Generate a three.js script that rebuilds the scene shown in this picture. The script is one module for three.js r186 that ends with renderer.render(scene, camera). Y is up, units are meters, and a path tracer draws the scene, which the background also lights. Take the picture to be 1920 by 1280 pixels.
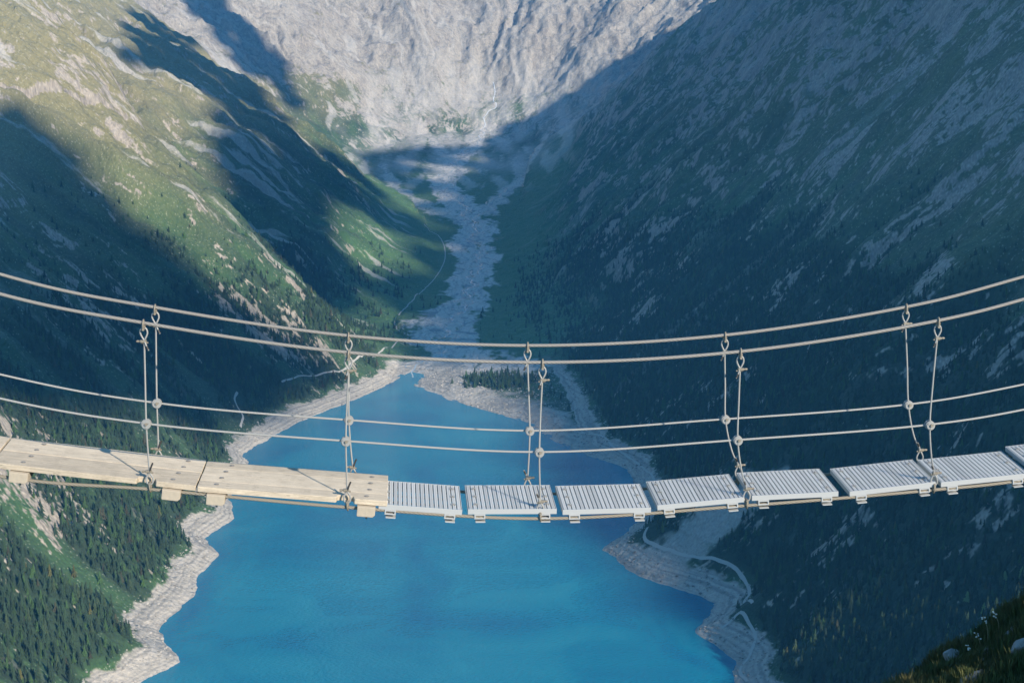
import * as THREE from 'three';
import { mergeGeometries, mergeVertices, toCreasedNormals } from 'three/addons/utils/BufferGeometryUtils.js';

// ------------------------------------------------------------------ camera, sky, sun, exposure
const scene = new THREE.Scene();
const camera = new THREE.PerspectiveCamera(26.2, 1024 / 682, 0.5, 40000);
camera.position.set(0, 0, 0);
camera.rotation.set(-11.6 * Math.PI / 180, 0, 0);

const renderer = new THREE.WebGLRenderer({ antialias: true });
renderer.toneMapping = THREE.LinearToneMapping;
renderer.toneMappingExposure = 2.05;
renderer.shadowMap.enabled = true;
renderer.shadowMap.type = THREE.PCFSoftShadowMap;

const SUN = new THREE.Vector3(0.600, 0.452, 0.680).normalize();   // high afternoon sun behind the right shoulder
{
  const w = 256, h = 128, a = new Float32Array(w * h * 4);
  for (let j = 0; j < h; j++) {
    const el = ((j + 0.5) / h - 0.5) * Math.PI;                    // row 0 is the nadir
    const s = Math.max(0, Math.sin(el)), t = Math.pow(1 - s, 2.6);
    const r = 0.085 + 0.19 * t, g = 0.262 + 0.34 * t, b = 0.55 + 0.35 * t;
    for (let i = 0; i < w; i++) a.set([r, g, b, 1], (j * w + i) * 4);
  }
  const sky = new THREE.DataTexture(a, w, h, THREE.RGBAFormat, THREE.FloatType);
  sky.mapping = THREE.EquirectangularReflectionMapping;
  sky.magFilter = THREE.LinearFilter; sky.minFilter = THREE.LinearFilter; sky.needsUpdate = true;
  scene.background = sky; scene.environment = sky;
  scene.backgroundIntensity = 0.60; scene.environmentIntensity = 0.60;
}
const sun = new THREE.DirectionalLight(new THREE.Color(1.0, 0.9, 0.76), 4.1);
sun.position.copy(SUN).multiplyScalar(6000); sun.target.position.set(0, 0, 0);
sun.shadow.radius = 2.2; sun.castShadow = true; sun.shadow.mapSize.set(4096, 4096);
Object.assign(sun.shadow.camera, { left: -5000, right: 5000, top: 5000, bottom: -5000, near: 10, far: 20000 });
scene.add(sun, sun.target);
scene.fog = new THREE.FogExp2(new THREE.Color(0.10, 0.48, 1.0), 0.00005);

// ------------------------------------------------------------------ helpers
let seed = 20240611;
const rnd = () => { seed = (Math.imul(seed, 1664525) + 1013904223) | 0; return (seed >>> 8) / 16777216; };
const rr = (a, b) => a + (b - a) * rnd();
const clamp = (x, a = 0, b = 1) => x < a ? a : x > b ? b : x;
const sst = (a, b, x) => { const t = clamp((x - a) / (b - a)); return t * t * (3 - 2 * t); };
const mix = (a, b, t) => a + (b - a) * t;
const PERM = new Uint8Array(512), GX = new Float32Array(256), GY = new Float32Array(256);
{
  const p = Array.from({ length: 256 }, (_, i) => i);
  for (let i = 255; i > 0; i--) { const j = Math.floor(rnd() * (i + 1)); [p[i], p[j]] = [p[j], p[i]]; }
  for (let i = 0; i < 512; i++) PERM[i] = p[i & 255];
  for (let i = 0; i < 256; i++) { const a = rnd() * Math.PI * 2; GX[i] = Math.cos(a) * 1.5; GY[i] = Math.sin(a) * 1.5; }
}
function noise(x, y) {                                              // gradient noise, about -1 to 1
  const xf = Math.floor(x), yf = Math.floor(y), X = xf & 255, Y = yf & 255;
  const fx = x - xf, fy = y - yf;
  const u = fx * fx * fx * (fx * (fx * 6 - 15) + 10), v = fy * fy * fy * (fy * (fy * 6 - 15) + 10);
  const a = PERM[X] + Y, b = PERM[X + 1] + Y;
  const h00 = PERM[a & 511 & 255 | (a & 256)], h10 = PERM[b & 511], h01 = PERM[(a + 1) & 511], h11 = PERM[(b + 1) & 511];
  const n00 = GX[h00] * fx + GY[h00] * fy, n10 = GX[h10] * (fx - 1) + GY[h10] * fy;
  const n01 = GX[h01] * fx + GY[h01] * (fy - 1), n11 = GX[h11] * (fx - 1) + GY[h11] * (fy - 1);
  const x0 = n00 + (n10 - n00) * u, x1 = n01 + (n11 - n01) * u;
  return x0 + (x1 - x0) * v;
}
function fbm(x, y, o = 4) { let s = 0, a = 0.5; for (let i = 0; i < o; i++) { s += a * noise(x, y); x = x * 2.03 + 17.1; y = y * 2.03 - 9.7; a *= 0.5; } return s; }
const ridged = (x, y) => 1 - 2 * Math.abs(noise(x, y));
const col = (r, g, b) => new THREE.Color().setRGB(r, g, b);
const taken = {};
function numbered(n) { const k = taken[n] = (taken[n] ?? -1) + 1; return k ? `${n}_${String(k).padStart(3, '0')}` : n; }
function put(o, name, label, category, group, kind) {               // a top-level object
  o.name = numbered(name);
  o.userData = { label };
  if (category) o.userData.category = category;
  if (group) o.userData.group = group;
  if (kind) o.userData.kind = kind;
  o.traverse((c) => { c.castShadow = true; c.receiveShadow = true; });
  scene.add(o); return o;
}
function part(name, geo, mat, parent, label) {
  const m = new THREE.Mesh(geo, mat); m.name = name; m.castShadow = m.receiveShadow = true;
  if (label) m.userData.label = label;
  parent.add(m); return m;
}
const std = (c, rough = 0.9, extra = {}) => new THREE.MeshStandardMaterial({ color: c, roughness: rough, metalness: 0, ...extra });

// ------------------------------------------------------------------ the valley as a height field (metres; the eye is 610 m above the lake)
const LAKE_Y = -610;
const LAKE = [[-150, -985], [-300, -1130], [-372, -1300], [-334, -1376], [-377, -1455], [-358, -1548], [-365, -1619], [-354, -1687], [-383, -1746], [-364, -1825], [-384, -1909], [-379, -2048], [-410, -2132], [-388, -2192], [-349, -2322], [-287, -2436], [-214, -2608], [-190, -2690],
  [-165, -2670], [-178, -2579], [-101, -2459], [17, -2322], [93, -2147], [170, -2048], [176, -1851], [149, -1776], [110, -1706], [149, -1615], [227, -1533], [196, -1450], [227, -1376], [215, -1326], [240, -1180], [130, -1010]];
const FLAT = [...LAKE.slice(0, 17), [-222, -2712], [-205, -2935], [-254, -3112], [-212, -3373], [-190, -3831], [-252, -4314], [-360, -4769], [-500, -5200], [-560, -5600], [-400, -5900], [-120, -5990], [60, -5900], [130, -5600], [60, -5178], [30, -4700], [-30, -4314], [-35, -3758], [-20, -3464], [-30, -3195], [10, -2935], [71, -2712], [95, -2500], [105, -2322], [120, -2147], ...LAKE.slice(23)];
function signed(poly, x, z) {                                       // metres outside (+) or inside (-) an outline
  let best = 1e18, inside = false;
  for (let i = 0, n = poly.length, j = n - 1; i < n; j = i++) {
    const ax = poly[j][0], az = poly[j][1], bx = poly[i][0], bz = poly[i][1];
    const ex = bx - ax, ez = bz - az, px = x - ax, pz = z - az;
    let t = (px * ex + pz * ez) / (ex * ex + ez * ez); t = t < 0 ? 0 : t > 1 ? 1 : t;
    const qx = px - ex * t, qz = pz - ez * t, q = qx * qx + qz * qz;
    if (q < best) best = q;
    if ((az > z) !== (bz > z) && x < ex * (z - az) / ez + ax) inside = !inside;
  }
  return inside ? -Math.sqrt(best) : Math.sqrt(best);
}
const FLOOR = [[0, -610], [2650, -610], [3400, -592], [4260, -552], [5000, -492], [5700, -408], [6200, -330], [9000, 100]];
function floorY(z) {
  const D = -z;
  for (let i = 1; i < FLOOR.length; i++) if (D <= FLOOR[i][0]) { const a = FLOOR[i - 1], b = FLOOR[i]; return mix(a[1], b[1], clamp((D - a[0]) / (b[0] - a[0]))); }
  return 100;
}
// spurs: crest lines (x, z, how far they stand out of the valley side, width in front, width behind)
const SPURS = [
  [[-330, -2520, 0], [-399, -2600, 34], [-472, -2680, 48], [-581, -2800, 78], [-674, -2920, 120], [-784, -3000, 165], [-963, -3150, 215], [-1113, -3280, 240], [-1700, -3800, 260]],
  [[-230, -4200, 0], [-356, -4450, 26], [-445, -4550, 40], [-677, -4700, 46], [-850, -4850, 60], [-1181, -5050, 70], [-1900, -5500, 80]],
  [[40, -5500, 0], [155, -5400, 80], [330, -5240, 120], [491, -5100, 130], [587, -5000, 120], [817, -4800, 90], [1300, -4300, 60]],
  [[300, -1900, 0], [470, -2010, 14], [700, -2150, 22], [1000, -2300, 30]],
  [[160, -3000, 0], [340, -3050, 20], [640, -3200, 36], [1000, -3350, 50]],
  [[240, -1560, 0], [380, -1650, 12], [560, -1720, 18], [900, -1800, 24]],
  [[-300, -2760, 0], [-430, -2900, -46], [-600, -3060, -98], [-820, -3240, -160], [-1300, -3650, -190]],
  [[455, -1105, -16], [560, -980, -26], [720, -790, -34], [800, -700, -20]],
  [[700, -560, -12], [840, -650, -52], [980, -740, -54]],
  [[-250, -6120, 0], [-330, -6260, 50], [-520, -6650, 80], [-760, -7200, 110]],
  [[-20, -6220, 0], [60, -6380, 60], [190, -6750, 100], [320, -7300, 120]],
  [[150, -6020, 0], [330, -6200, 70], [620, -6550, 120], [950, -7000, 150]],
  [[-560, -5960, 0], [-720, -6080, 50], [-1050, -6330, 90], [-1500, -6700, 120]],
  [[-470, -1500, 0], [-560, -1560, 24], [-760, -1640, 50], [-1000, -1700, 60]],
  [[-430, -1960, 0], [-560, -2040, 30], [-760, -2130, 55], [-1100, -2260, 70]],
];
const SPUR_W = [[420, 170], [500, 260], [330, 260], [200, 150], [260, 200], [150, 120], [170, 260], [75, 75], [110, 110], [90, 90], [100, 100], [130, 130], [130, 130], [120, 110], [150, 130]];
function spurs(x, z) {
  let sum = 0;
  for (let k = 0; k < SPURS.length; k++) {
    const P = SPURS[k]; let best = 1e18, amp = 0, behind = 0;
    for (let i = 1; i < P.length; i++) {
      const a = P[i - 1], b = P[i], ex = b[0] - a[0], ez = b[1] - a[1];
      let t = ((x - a[0]) * ex + (z - a[1]) * ez) / (ex * ex + ez * ez); t = clamp(t);
      const qx = x - a[0] - ex * t, qz = z - a[1] - ez * t, q = qx * qx + qz * qz;
      if (q < best) { best = q; amp = mix(a[2], b[2], t); behind = qz < 0 ? 1 : 0; }
    }
    if (!amp) continue;
    const r = Math.sqrt(best) / SPUR_W[k][behind];
    if (r < 2.2) sum += amp * Math.exp(-Math.pow(r * 1.15, 1.6));
  }
  return sum;
}
const HEAD = [-200, -5850];                                         // where the gullies of the head wall come together
const F = { h: 0, d: 0, dl: 0, rough: 0, head: 0, g1: 0 };
function field(x, z) {
  const wob = 9 * noise(x / 46 + 7, z / 46) + 4 * noise(x / 17, z / 17 + 3);
  const near = sst(-2900, -2500, z);
  const d0 = signed(FLAT, x, z), dl0 = z > -3000 ? signed(LAKE, x, z) : 2500;
  const d = d0 + wob * mix(1.6, 0.55, near), dl = dl0 + wob * 0.55;
  F.d = d; F.dl = dl;
  const fy = floorY(z);
  const flat = LAKE_Y + (dl < 0 ? Math.max(-24, dl * 0.3) : Math.min(dl * 0.11, fy - LAKE_Y + 2 + 5 * sst(0, 260, dl)));
  const head = F.head = sst(-5150, -5900, z + 0.25 * Math.abs(x + 200) * 0);
  let h = flat, rough = 0;
  if (d > 0) {
    const right = sst(-150, 150, x + 40);
    let tan = mix(0.69, mix(0.80, 0.84, sst(-2200, -2700, z)) + 0.1 * sst(300, 900, d), right);
    tan = mix(tan, 0.55, sst(-1330, -880, z));
    const beach = z > -2760 ? 34 + 16 * noise(x / 90, z / 90 + 40) : 20;
    const apron = sst(-2640, -2950, z);
    const talus = mix(mix(beach, 120 + 50 * noise(x / 130 + 5, z / 190), apron), 250 + 90 * noise(x / 180, z / 400), sst(-4700, -5600, z));
    const up = d < talus ? d * mix(0.40, 0.44, head) : talus * mix(0.40, 0.44, head) + (d - talus) * mix(tan, 0.68, head);
    const soft = sst(mix(20, 70, apron), 280, d) * mix(1, 0.25 + 0.75 * sst(180, 420, d), head);
    // gullies: down the side walls, and fanning out over the head wall
    let gx, gz;
    const wx = 60 * noise(x / 240, z / 240 + 11), wz = 46 * noise(x / 210 + 31, z / 210);
    gx = x + wx; gz = z + wz + Math.abs(x) * 0.16;
    const ax = x - HEAD[0], az = z - HEAD[1], R = Math.hypot(ax, az), th = Math.atan2(ax, -az);
    const g1s = ridged(gz / 210, gx / 900), g2s = ridged(gz / 74 + 5, gx / 340), g3s = ridged(gz / 27 + 9, gx / 110);
    let g1 = g1s, g2 = g2s, g3 = g3s;
    if (head > 0) {
      const w2 = 0.30 * fbm(x / 300, z / 300 + 5, 4);
      const q = (th + w2) * 900;
      const hr = head * sst(120, 520, R); g1 = mix(g1s, ridged(q / 190, R / 900), hr); g2 = mix(g2s, ridged(q / 66 + 3, R / 300), hr); g3 = mix(g3s, ridged(q / 26, R / 90), hr);
    }
    F.g1 = g1;
    rough = soft * (g1 * mix(26, 20, head) + g2 * mix(12, 9, head) + g3 * mix(4, 4, head));
    const crag = Math.max(0, noise(x / 75 + 3, z / 75) + noise(x / 31, z / 31) * 0.6 - 0.1);
    rough += soft * (fbm(x / 120 + 3, z / 120 - 8, 3) * 20 + crag * (6 + 3 * head + 8 * sst(-200, 100, up + fy)) + noise(x / 9, z / 9) * mix(0.9, 1.4, head) + head * (fbm(x / 90, z / 90 + 4, 3) * 9 + Math.pow(1 - Math.abs(noise(x / 52 + 0.9 * noise(x / 40, z / 40), z / 60 + 3)), 3) * 6.5 + Math.pow(1 - Math.abs(noise(x / 23 + 7 + 0.8 * noise(x / 18, z / 18), z / 26)), 3) * 2.5));
    if (head > 5) { const st = (up + 30 * noise(x / 200, z / 200)) / 46; rough += head * soft * 9 * (st - Math.floor(st) - sst(0.55, 1, st - Math.floor(st)) * 1.0) ; }
    const cap = mix(mix(930, 1700, sst(-3700, -2700, z)), 450, sst(-1150, -600, z)) + 90 * noise(x / 500, z / 500 + 2);
    let rise = up + spurs(x, z);
    if (rise > cap) rise = cap + (cap - rise) * 0.5;
    h = Math.max(flat, fy) + rise + rough + (dl < 200 ? 0.8 * noise(x / 6, z / 6) : 0);
    if (z > -2760) h = Math.max(h, LAKE_Y + d * 0.12);
  } else if (dl > 2) h += 1.6 * noise(x / 22, z / 30) + 0.7 * noise(x / 7, z / 9);
  F.h = h; F.rough = rough;
  return F;
}
function lines(a, b, fineA, fineB, fine, coarse) {                  // grid lines: fine in the middle, coarse outside
  const out = [];
  for (let v = a; v < fineA - 1e-6; v += coarse) out.push(v);
  for (let v = fineA; v <= fineB + 1e-6; v += fine) out.push(v);
  for (let v = fineB + coarse; v <= b + 1e-6; v += coarse) out.push(v);
  return out;
}
const BANDS = [
  { name: 'near_hillside', label: 'steep hillside under the footbridge dropping to the lake', xs: lines(-1600, 2000, -1600, 2000, 16, 16), z0: 424, z1: -968, dz: 16, tex: 512 },
  { name: 'lakeside_slopes', label: 'steep forested slopes on both sides of the lake', xs: lines(-1800, 2200, -1000, 1000, 4, 20), z0: -968, z1: -2720, dz: 4, tex: 2048 },
  { name: 'upper_valley', label: 'valley sides of grass and rock beyond the lake', xs: lines(-2700, 2700, -1716, 1716, 6, 24), z0: -2720, z1: -4802, dz: 6, tex: 1664 },
  { name: 'head_wall', label: 'pale granite head wall closing the valley', xs: lines(-3600, 3600, -2600, 2600, 8, 40), z0: -4802, z1: -7802, dz: 8, tex: 1536 },
];
function bandOf(z) { for (const B of BANDS) if (z <= B.z0 && z >= B.z1) return B; return z > 0 ? BANDS[0] : BANDS[3]; }
function cell(xs, x) { let a = 0, b = xs.length - 1; while (b - a > 1) { const m = (a + b) >> 1; if (xs[m] <= x) a = m; else b = m; } return a; }
const G = { h: 0, d: 0, dl: 0, g: 0, slope: 0 };
function ground(x, z, B = bandOf(z)) {
  const nx = B.xs.length, nz = B.zs.length;
  const i = Math.min(cell(B.xs, x), nx - 2), fx = clamp((x - B.xs[i]) / (B.xs[i + 1] - B.xs[i]));
  const q = clamp((B.z0 - z) / B.dz, 0, nz - 1.001), j = Math.floor(q), fz = q - j, k = j * nx + i;
  const w00 = (1 - fx) * (1 - fz), w10 = fx * (1 - fz), w01 = (1 - fx) * fz, w11 = fx * fz;
  const lerp = (A) => A[k] * w00 + A[k + 1] * w10 + A[k + nx] * w01 + A[k + nx + 1] * w11;
  G.h = lerp(B.h); G.d = lerp(B.d); G.dl = lerp(B.dl); G.g = lerp(B.g);
  const gx = (B.h[k + 1] - B.h[k]) / (B.xs[i + 1] - B.xs[i]), gz = (B.h[k + nx] - B.h[k]) / B.dz;
  G.slope = Math.hypot(gx, gz);
  return G;
}
for (const B of BANDS) {
  const before = BANDS[BANDS.indexOf(B) - 1], zs = []; for (let z = B.z0; z >= B.z1 - 1e-6; z -= B.dz) zs.push(z);
  B.zs = zs;
  const nx = B.xs.length, nz = zs.length, n = nx * nz;
  B.h = new Float32Array(n); B.d = new Float32Array(n); B.dl = new Float32Array(n); B.g = new Float32Array(n);
  for (let j = 0, k = 0; j < nz; j++) for (let i = 0; i < nx; i++, k++) { const f = field(B.xs[i], zs[j]); B.h[k] = f.h; B.d[k] = f.d; B.dl[k] = f.dl; B.g[k] = f.g1; }
  if (before) for (let i = 0; i < nx; i++) B.h[i] = ground(B.xs[i], B.z0, before).h;      // the sheets meet edge to edge
}
console.log('terrain ready');
//==TERRAIN_END
// ------------------------------------------------------------------ ground cover: which matter lies where
const CLUMP = [-62, -2595];
const SCREE = [[[150, -1640, 26], [190, -1630, 30], [225, -1642, 28], [262, -1642, 22], [310, -1628, 12]]];
function nearLine(P, x, z) {                                        // distance from a line, in widths of it
  let best = 9;
  for (let i = 1; i < P.length; i++) {
    const a = P[i - 1], b = P[i], ex = b[0] - a[0], ez = b[1] - a[1], t = clamp(((x - a[0]) * ex + (z - a[1]) * ez) / (ex * ex + ez * ez));
    best = Math.min(best, Math.hypot(x - a[0] - ex * t, z - a[1] - ez * t) / mix(a[2], b[2], t));
  }
  return best;
}
const COURSE = [[-110, -6000, 16], [-125, -5786, 24], [-207, -5437, 46], [-236, -5070, 58], [-170, -4649, 56], [-98, -4278, 66], [-120, -4060, 62], [-85, -3800, 60], [-108, -3560, 58], [-95, -3350, 60], [-155, -3111, 74], [-130, -2867, 80], [-90, -2690, 150]];
const FANS = [[[168, -5830, 16], [76, -5224, 30], [0, -4979, 30], [-91, -4521, 46]], [[-470, -5350, 14], [-400, -5000, 30], [-290, -4700, 40], [-180, -4450, 50]], [[-330, -5880, 18], [-270, -5600, 32], [-220, -5430, 40]]];
const S = { rock: 0, forest: 0, beach: 0, gravel: 0, scree: 0, streak: 0, mid: 0, olive: 0, lush: 0 };
function cover(x, z, g) {
  const hl = g.h - LAKE_Y, right = sst(-150, 150, x + 40), head = sst(-5000, -5900, z);
  const wx = 60 * noise(x / 240, z / 240 + 11), wz = 46 * noise(x / 210 + 31, z / 210);
  let gx = x + wx, gz = z + wz * 0.8 + Math.abs(x) * 0.16;
  if (z < -5300) { const ax = x - HEAD[0], az = z - HEAD[1]; const R = Math.hypot(ax, az), hr = head * sst(-5700, -6000, z) * sst(250, 600, R); gz = hr > 0.5 ? (Math.atan2(ax, -az) + 0.30 * fbm(x / 300, z / 300 + 5, 4)) * 900 : gz; gx = hr > 0.5 ? R : gx; }
  if (z < -4550 && sst(-4550, -4950, z) * sst(430, 180, g.d) > 0.5 + 0.25 * noise(x / 50, z / 50)) { const s = gz; gz = x + 40 * noise(x / 120, z / 120) + 0.35 * z * (x < -200 ? -1 : 1); gx = s; }
  const streak = noise(gz / 38, gx / 150) * 0.34 + noise(gz / 16 + 5, gx / 52) * 0.44 + noise(gz / 7, gx / 19 + 9) * 0.40 + noise(gz / 3.4, gx / 7 + 19) * 0.22;
  const mid = fbm(x / 150 + 9, z / 150, 3);
  const grain = noise(x / 8, z / 8) * 0.6 + noise(x / 3.6, z / 3.6) * 0.4;
  S.streak = streak; S.mid = mid;
  const topN = noise(x / 110 + 2, z / 160);
  // forest: low on the valley sides, in bands between the slabs
  const limit = mix(240, 330, right) + 90 * topN - 60 * sst(-2300, -2900, z) - 120 * sst(-3000, -3700, z);
  let forest = sst(limit + 40, limit - 60, hl) * sst(12, 24, hl) * sst(26, 50, g.d) * sst(-3900, -3300, z);
  forest *= mix(sst(-0.22, 0.2, noise(gz / 60 + 2, gx / 210) * 0.8 + streak * 0.35 + mid * 0.4 + 0.17), sst(-0.5, -0.1, streak * 0.5 + mid * 0.5 + 0.1), right);
  const cl = Math.hypot((x - CLUMP[0]) / 112, (z - CLUMP[1]) / 84) + 0.25 * noise(x / 25, z / 25);
  if (cl < 1 && g.dl > 42) forest = Math.max(forest, sst(1, 0.8, cl));
  // bare rock
  let rock = -0.58 + streak * 0.86 + mid * 1.3 + (g.slope - 0.78) * 0.75 + grain * 0.36;
  rock += right * (-0.10 + 0.44 * sst(240, 720, hl)) + (1 - right) * (0.04 * sst(-1700, -1200, z) - 0.04);
  rock -= (1 - right) * 0.22 * sst(-2900, -3300, z) * (1 - head);
  rock += 0.85 * head + 0.45 * head * sst(350, 550, hl);
  const leftGreen = sst(-520, -760, x + 60 * noise(x / 90, z / 90)) * sst(560, 380, hl) * sst(-4600, -5000, z);
  rock -= leftGreen * 1.0;
  S.rock = sst(-0.06, 0.16, rock);
  const bl = 15 + 5 * noise(x / 40, z / 40) + 2.5 * noise(x / 9, z / 9);
  S.beach = z > -2800 ? sst(bl + 1.5, bl - 1.5, hl) * (z < -2640 ? sst(-2800, -2660, z) : 1) : 0;
  if (g.d < 0 && g.dl > 45) S.beach *= sst(120, 60, g.dl + 40 * noise(x / 30, z / 30));
  const apron = sst(230, 90, g.d) * sst(-2650, -2900, z) * (1 - head);
  S.gravel = 0;
  if (z < -2600 && x > -620 && x < 320) {
    const jag = 0.12 + 0.5 * noise(x / 70, z / 110) + 0.24 * noise(x / 19, z / 26) + 0.1 * noise(x / 7, z / 9);
    let gr = sst(1.12, 0.86, nearLine(COURSE, x, z) + jag) * sst(-2600, -2680, z);
    for (const P of FANS) gr = Math.max(gr, 0.8 * sst(1.2, 0.7, nearLine(P, x, z) + 1.4 * jag));
    const bar = noise(x / 26 + 9, z / 85) + 0.5 * noise(x / 11, z / 30);                 // grassy bars between the channels
    S.gravel = gr * (1 - 0.75 * sst(0.5, 0.75, bar)) * sst(60, 10, g.d);
    const fan = sst(0.05, 0.35, noise(x / 55 + 50, z / 260) + 0.4 * streak) * sst(300, 60, g.d) * sst(-4700, -5100, z);
    S.gravel = Math.max(S.gravel, fan * 0.55);
  }
  S.rock *= 1 - apron * 0.85; S.apron = apron;
  let sc = 0; for (const P of SCREE) if (z > -2700) sc = Math.max(sc, sst(1.25, 0.7, nearLine(P, x, z) + 0.5 * noise(x / 16, z / 16) + 0.3 * streak));
  const basin = sst(-4950, -5350, z) * sst(-680, -480, x + 90 * noise(x / 80, z / 120)) * sst(460, 300, g.d);
  sc = Math.max(sc, basin * clamp(0.62 + 0.7 * noise(x / 60 + 4, z / 210) + 0.5 * streak));
  const chute = sst(0.42, 0.62, noise(gz / 46 + 70, gx / 420) + 0.3 * streak + 0.1) * sst(40, 90, g.d) * 0.8;
  S.scree = Math.max(sc, chute * (1 - right * 0.72) * (z > -2300 ? 0.25 : 1));
  forest *= (1 - S.beach) * (1 - S.gravel) * (1 - sst(0.15, 0.5, S.scree)) * (1 - 0.85 * sst(0.5, 0.95, S.rock));
  forest *= 1 - 0.8 * apron;
  S.forest = forest;
  S.olive = clamp(sst(190, 560, hl + 120 * mid) * mix(1, 0.45, right) + 0.25 * grain * 0.5);
  S.lush = clamp((z > -2400 ? 0.3 : 0.5) + 0.4 * apron + 0.9 * noise(gz / 45 + 20, gx / 260) + 0.4 * mid);
  S.grain = grain;
  return S;
}
const lin2 = new Uint8Array(4096); for (let i = 0; i < 4096; i++) { const c = i / 4095; lin2[i] = Math.round(255 * (c <= 0.0031308 ? c * 12.92 : 1.055 * Math.pow(c, 1 / 2.4) - 0.055)); }
const q8 = (c) => lin2[c <= 0 ? 0 : c >= 1 ? 4095 : (c * 4095) | 0];
const C = { meadow: [0.062, 0.135, 0.042], lush: [0.040, 0.098, 0.032], olive: [0.205, 0.182, 0.092], dark: [0.027, 0.056, 0.026], rock: [0.345, 0.300, 0.245], rock2: [0.185, 0.165, 0.145], pale: [0.345, 0.315, 0.270], beach: [0.41, 0.375, 0.325], gravel: [0.53, 0.49, 0.44], scree: [0.38, 0.36, 0.325], litter: [0.016, 0.032, 0.017] };
const T = [0, 0, 0];
const over = (c, a) => { T[0] += (c[0] - T[0]) * a; T[1] += (c[1] - T[1]) * a; T[2] += (c[2] - T[2]) * a; };
function bandTexture(B) {
  const N = B.tex, data = new Uint8Array(N * N * 4);
  const x0 = B.fx0, x1 = B.fx1;
  for (let j = 0, k = 0; j < N; j++) {
    const z = B.z1 + (B.z0 - B.z1) * (j + 0.5) / N;
    for (let i = 0; i < N; i++, k += 4) {
      const x = x0 + (x1 - x0) * (i + 0.5) / N;
      const g = ground(x, z, B), head = sst(-5000, -5900, z);
      if (g.dl < -14 && z > -2700) { data[k] = q8(0.2); data[k + 1] = q8(0.2); data[k + 2] = q8(0.18); data[k + 3] = 255; continue; }
      const s = cover(x, z, g), f1 = noise(x / 2.7 + 50, z / 2.7), f2 = noise(x / 1.4, z / 1.4 + 30);
      T[0] = C.dark[0]; T[1] = C.dark[1]; T[2] = C.dark[2];
      over(C.lush, s.lush); over(C.meadow, 0.75 * s.apron); over(C.olive, s.olive * (1 - s.apron));
      over(C.litter, s.forest * 0.8);
      const tone = clamp(0.5 + s.streak * 0.8 + 0.4 * f1);
      const rc = [mix(C.rock2[0], C.rock[0], tone), mix(C.rock2[1], C.rock[1], tone), mix(C.rock2[2], C.rock[2], tone)];
      over(rc, s.rock * (1 - 0.35 * s.forest));
      if (head > 0) { over(C.pale, head * s.rock * clamp(0.55 + 0.6 * s.mid + 0.9 * s.streak)); const cr = Math.abs(noise(x / 31 + 2 * noise(x / 60, z / 60), z / 22)), c2 = Math.abs(noise(x / 13 + 4, z / 12 + noise(x / 30, z / 30))); over([0.12, 0.118, 0.115], head * s.rock * (0.7 * sst(0.07, 0.0, cr) + 0.5 * sst(0.09, 0.0, c2))); }
      over(C.scree, s.scree * 0.85);
      if (f1 + 0.6 * f2 > 0.72 && s.forest < 0.5) over(C.scree, 0.55);              // scattered boulders
      if (s.gravel > 0) {
        over(C.gravel, s.gravel);
        const br = Math.abs(noise(x / 34 + 0.4 * noise(x / 15, z / 15), z / 130)), b2 = Math.abs(noise(x / 15 + 8, z / 60));
        if (g.d < 10) { over([0.20, 0.22, 0.23], s.gravel * 0.85 * sst(0.12, 0.04, br)); over([0.2, 0.22, 0.21], s.gravel * 0.5 * sst(0.1, 0.03, b2)); }
      }
      if (s.beach > 0) {
        over(C.beach, s.beach);
        const lay = noise((g.h - LAKE_Y) / 1.6, x / 200 + z / 200);                    // old water marks follow the level
        over([0.25, 0.235, 0.21], s.beach * clamp(0.3 + lay * 1.5 + 0.3 * f1)); if (f1 * 0.7 + f2 > 0.55) over([0.2, 0.19, 0.175], s.beach * 0.7);
      }
      const v = 1 + 0.20 * f1 + 0.16 * f2 + 0.14 * s.grain;
      data[k] = q8(T[0] * v); data[k + 1] = q8(T[1] * v); data[k + 2] = q8(T[2] * v); data[k + 3] = 255;
    }
  }
  const t = new THREE.DataTexture(data, N, N, THREE.RGBAFormat);
  t.colorSpace = THREE.SRGBColorSpace; t.magFilter = THREE.LinearFilter; t.minFilter = THREE.LinearMipmapLinearFilter; t.generateMipmaps = true;
  t.wrapS = t.wrapT = THREE.ClampToEdgeWrapping; t.needsUpdate = true;
  return t;
}
function grainTexture(N, scale, o, k = 1) {
  const data = new Uint8Array(N * N * 4);
  for (let j = 0, p = 0; j < N; j++) for (let i = 0; i < N; i++, p += 4) {
    const v = clamp(0.5 + k * 0.62 * fbm(i / scale, j / scale, o)); data[p] = data[p + 1] = data[p + 2] = v * 255; data[p + 3] = 255;
  }
  const t = new THREE.DataTexture(data, N, N, THREE.RGBAFormat); t.magFilter = THREE.LinearFilter; t.wrapS = t.wrapT = THREE.MirroredRepeatWrapping; t.needsUpdate = true; return t;
}
const stoneBump = grainTexture(1024, 46, 6);
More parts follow.
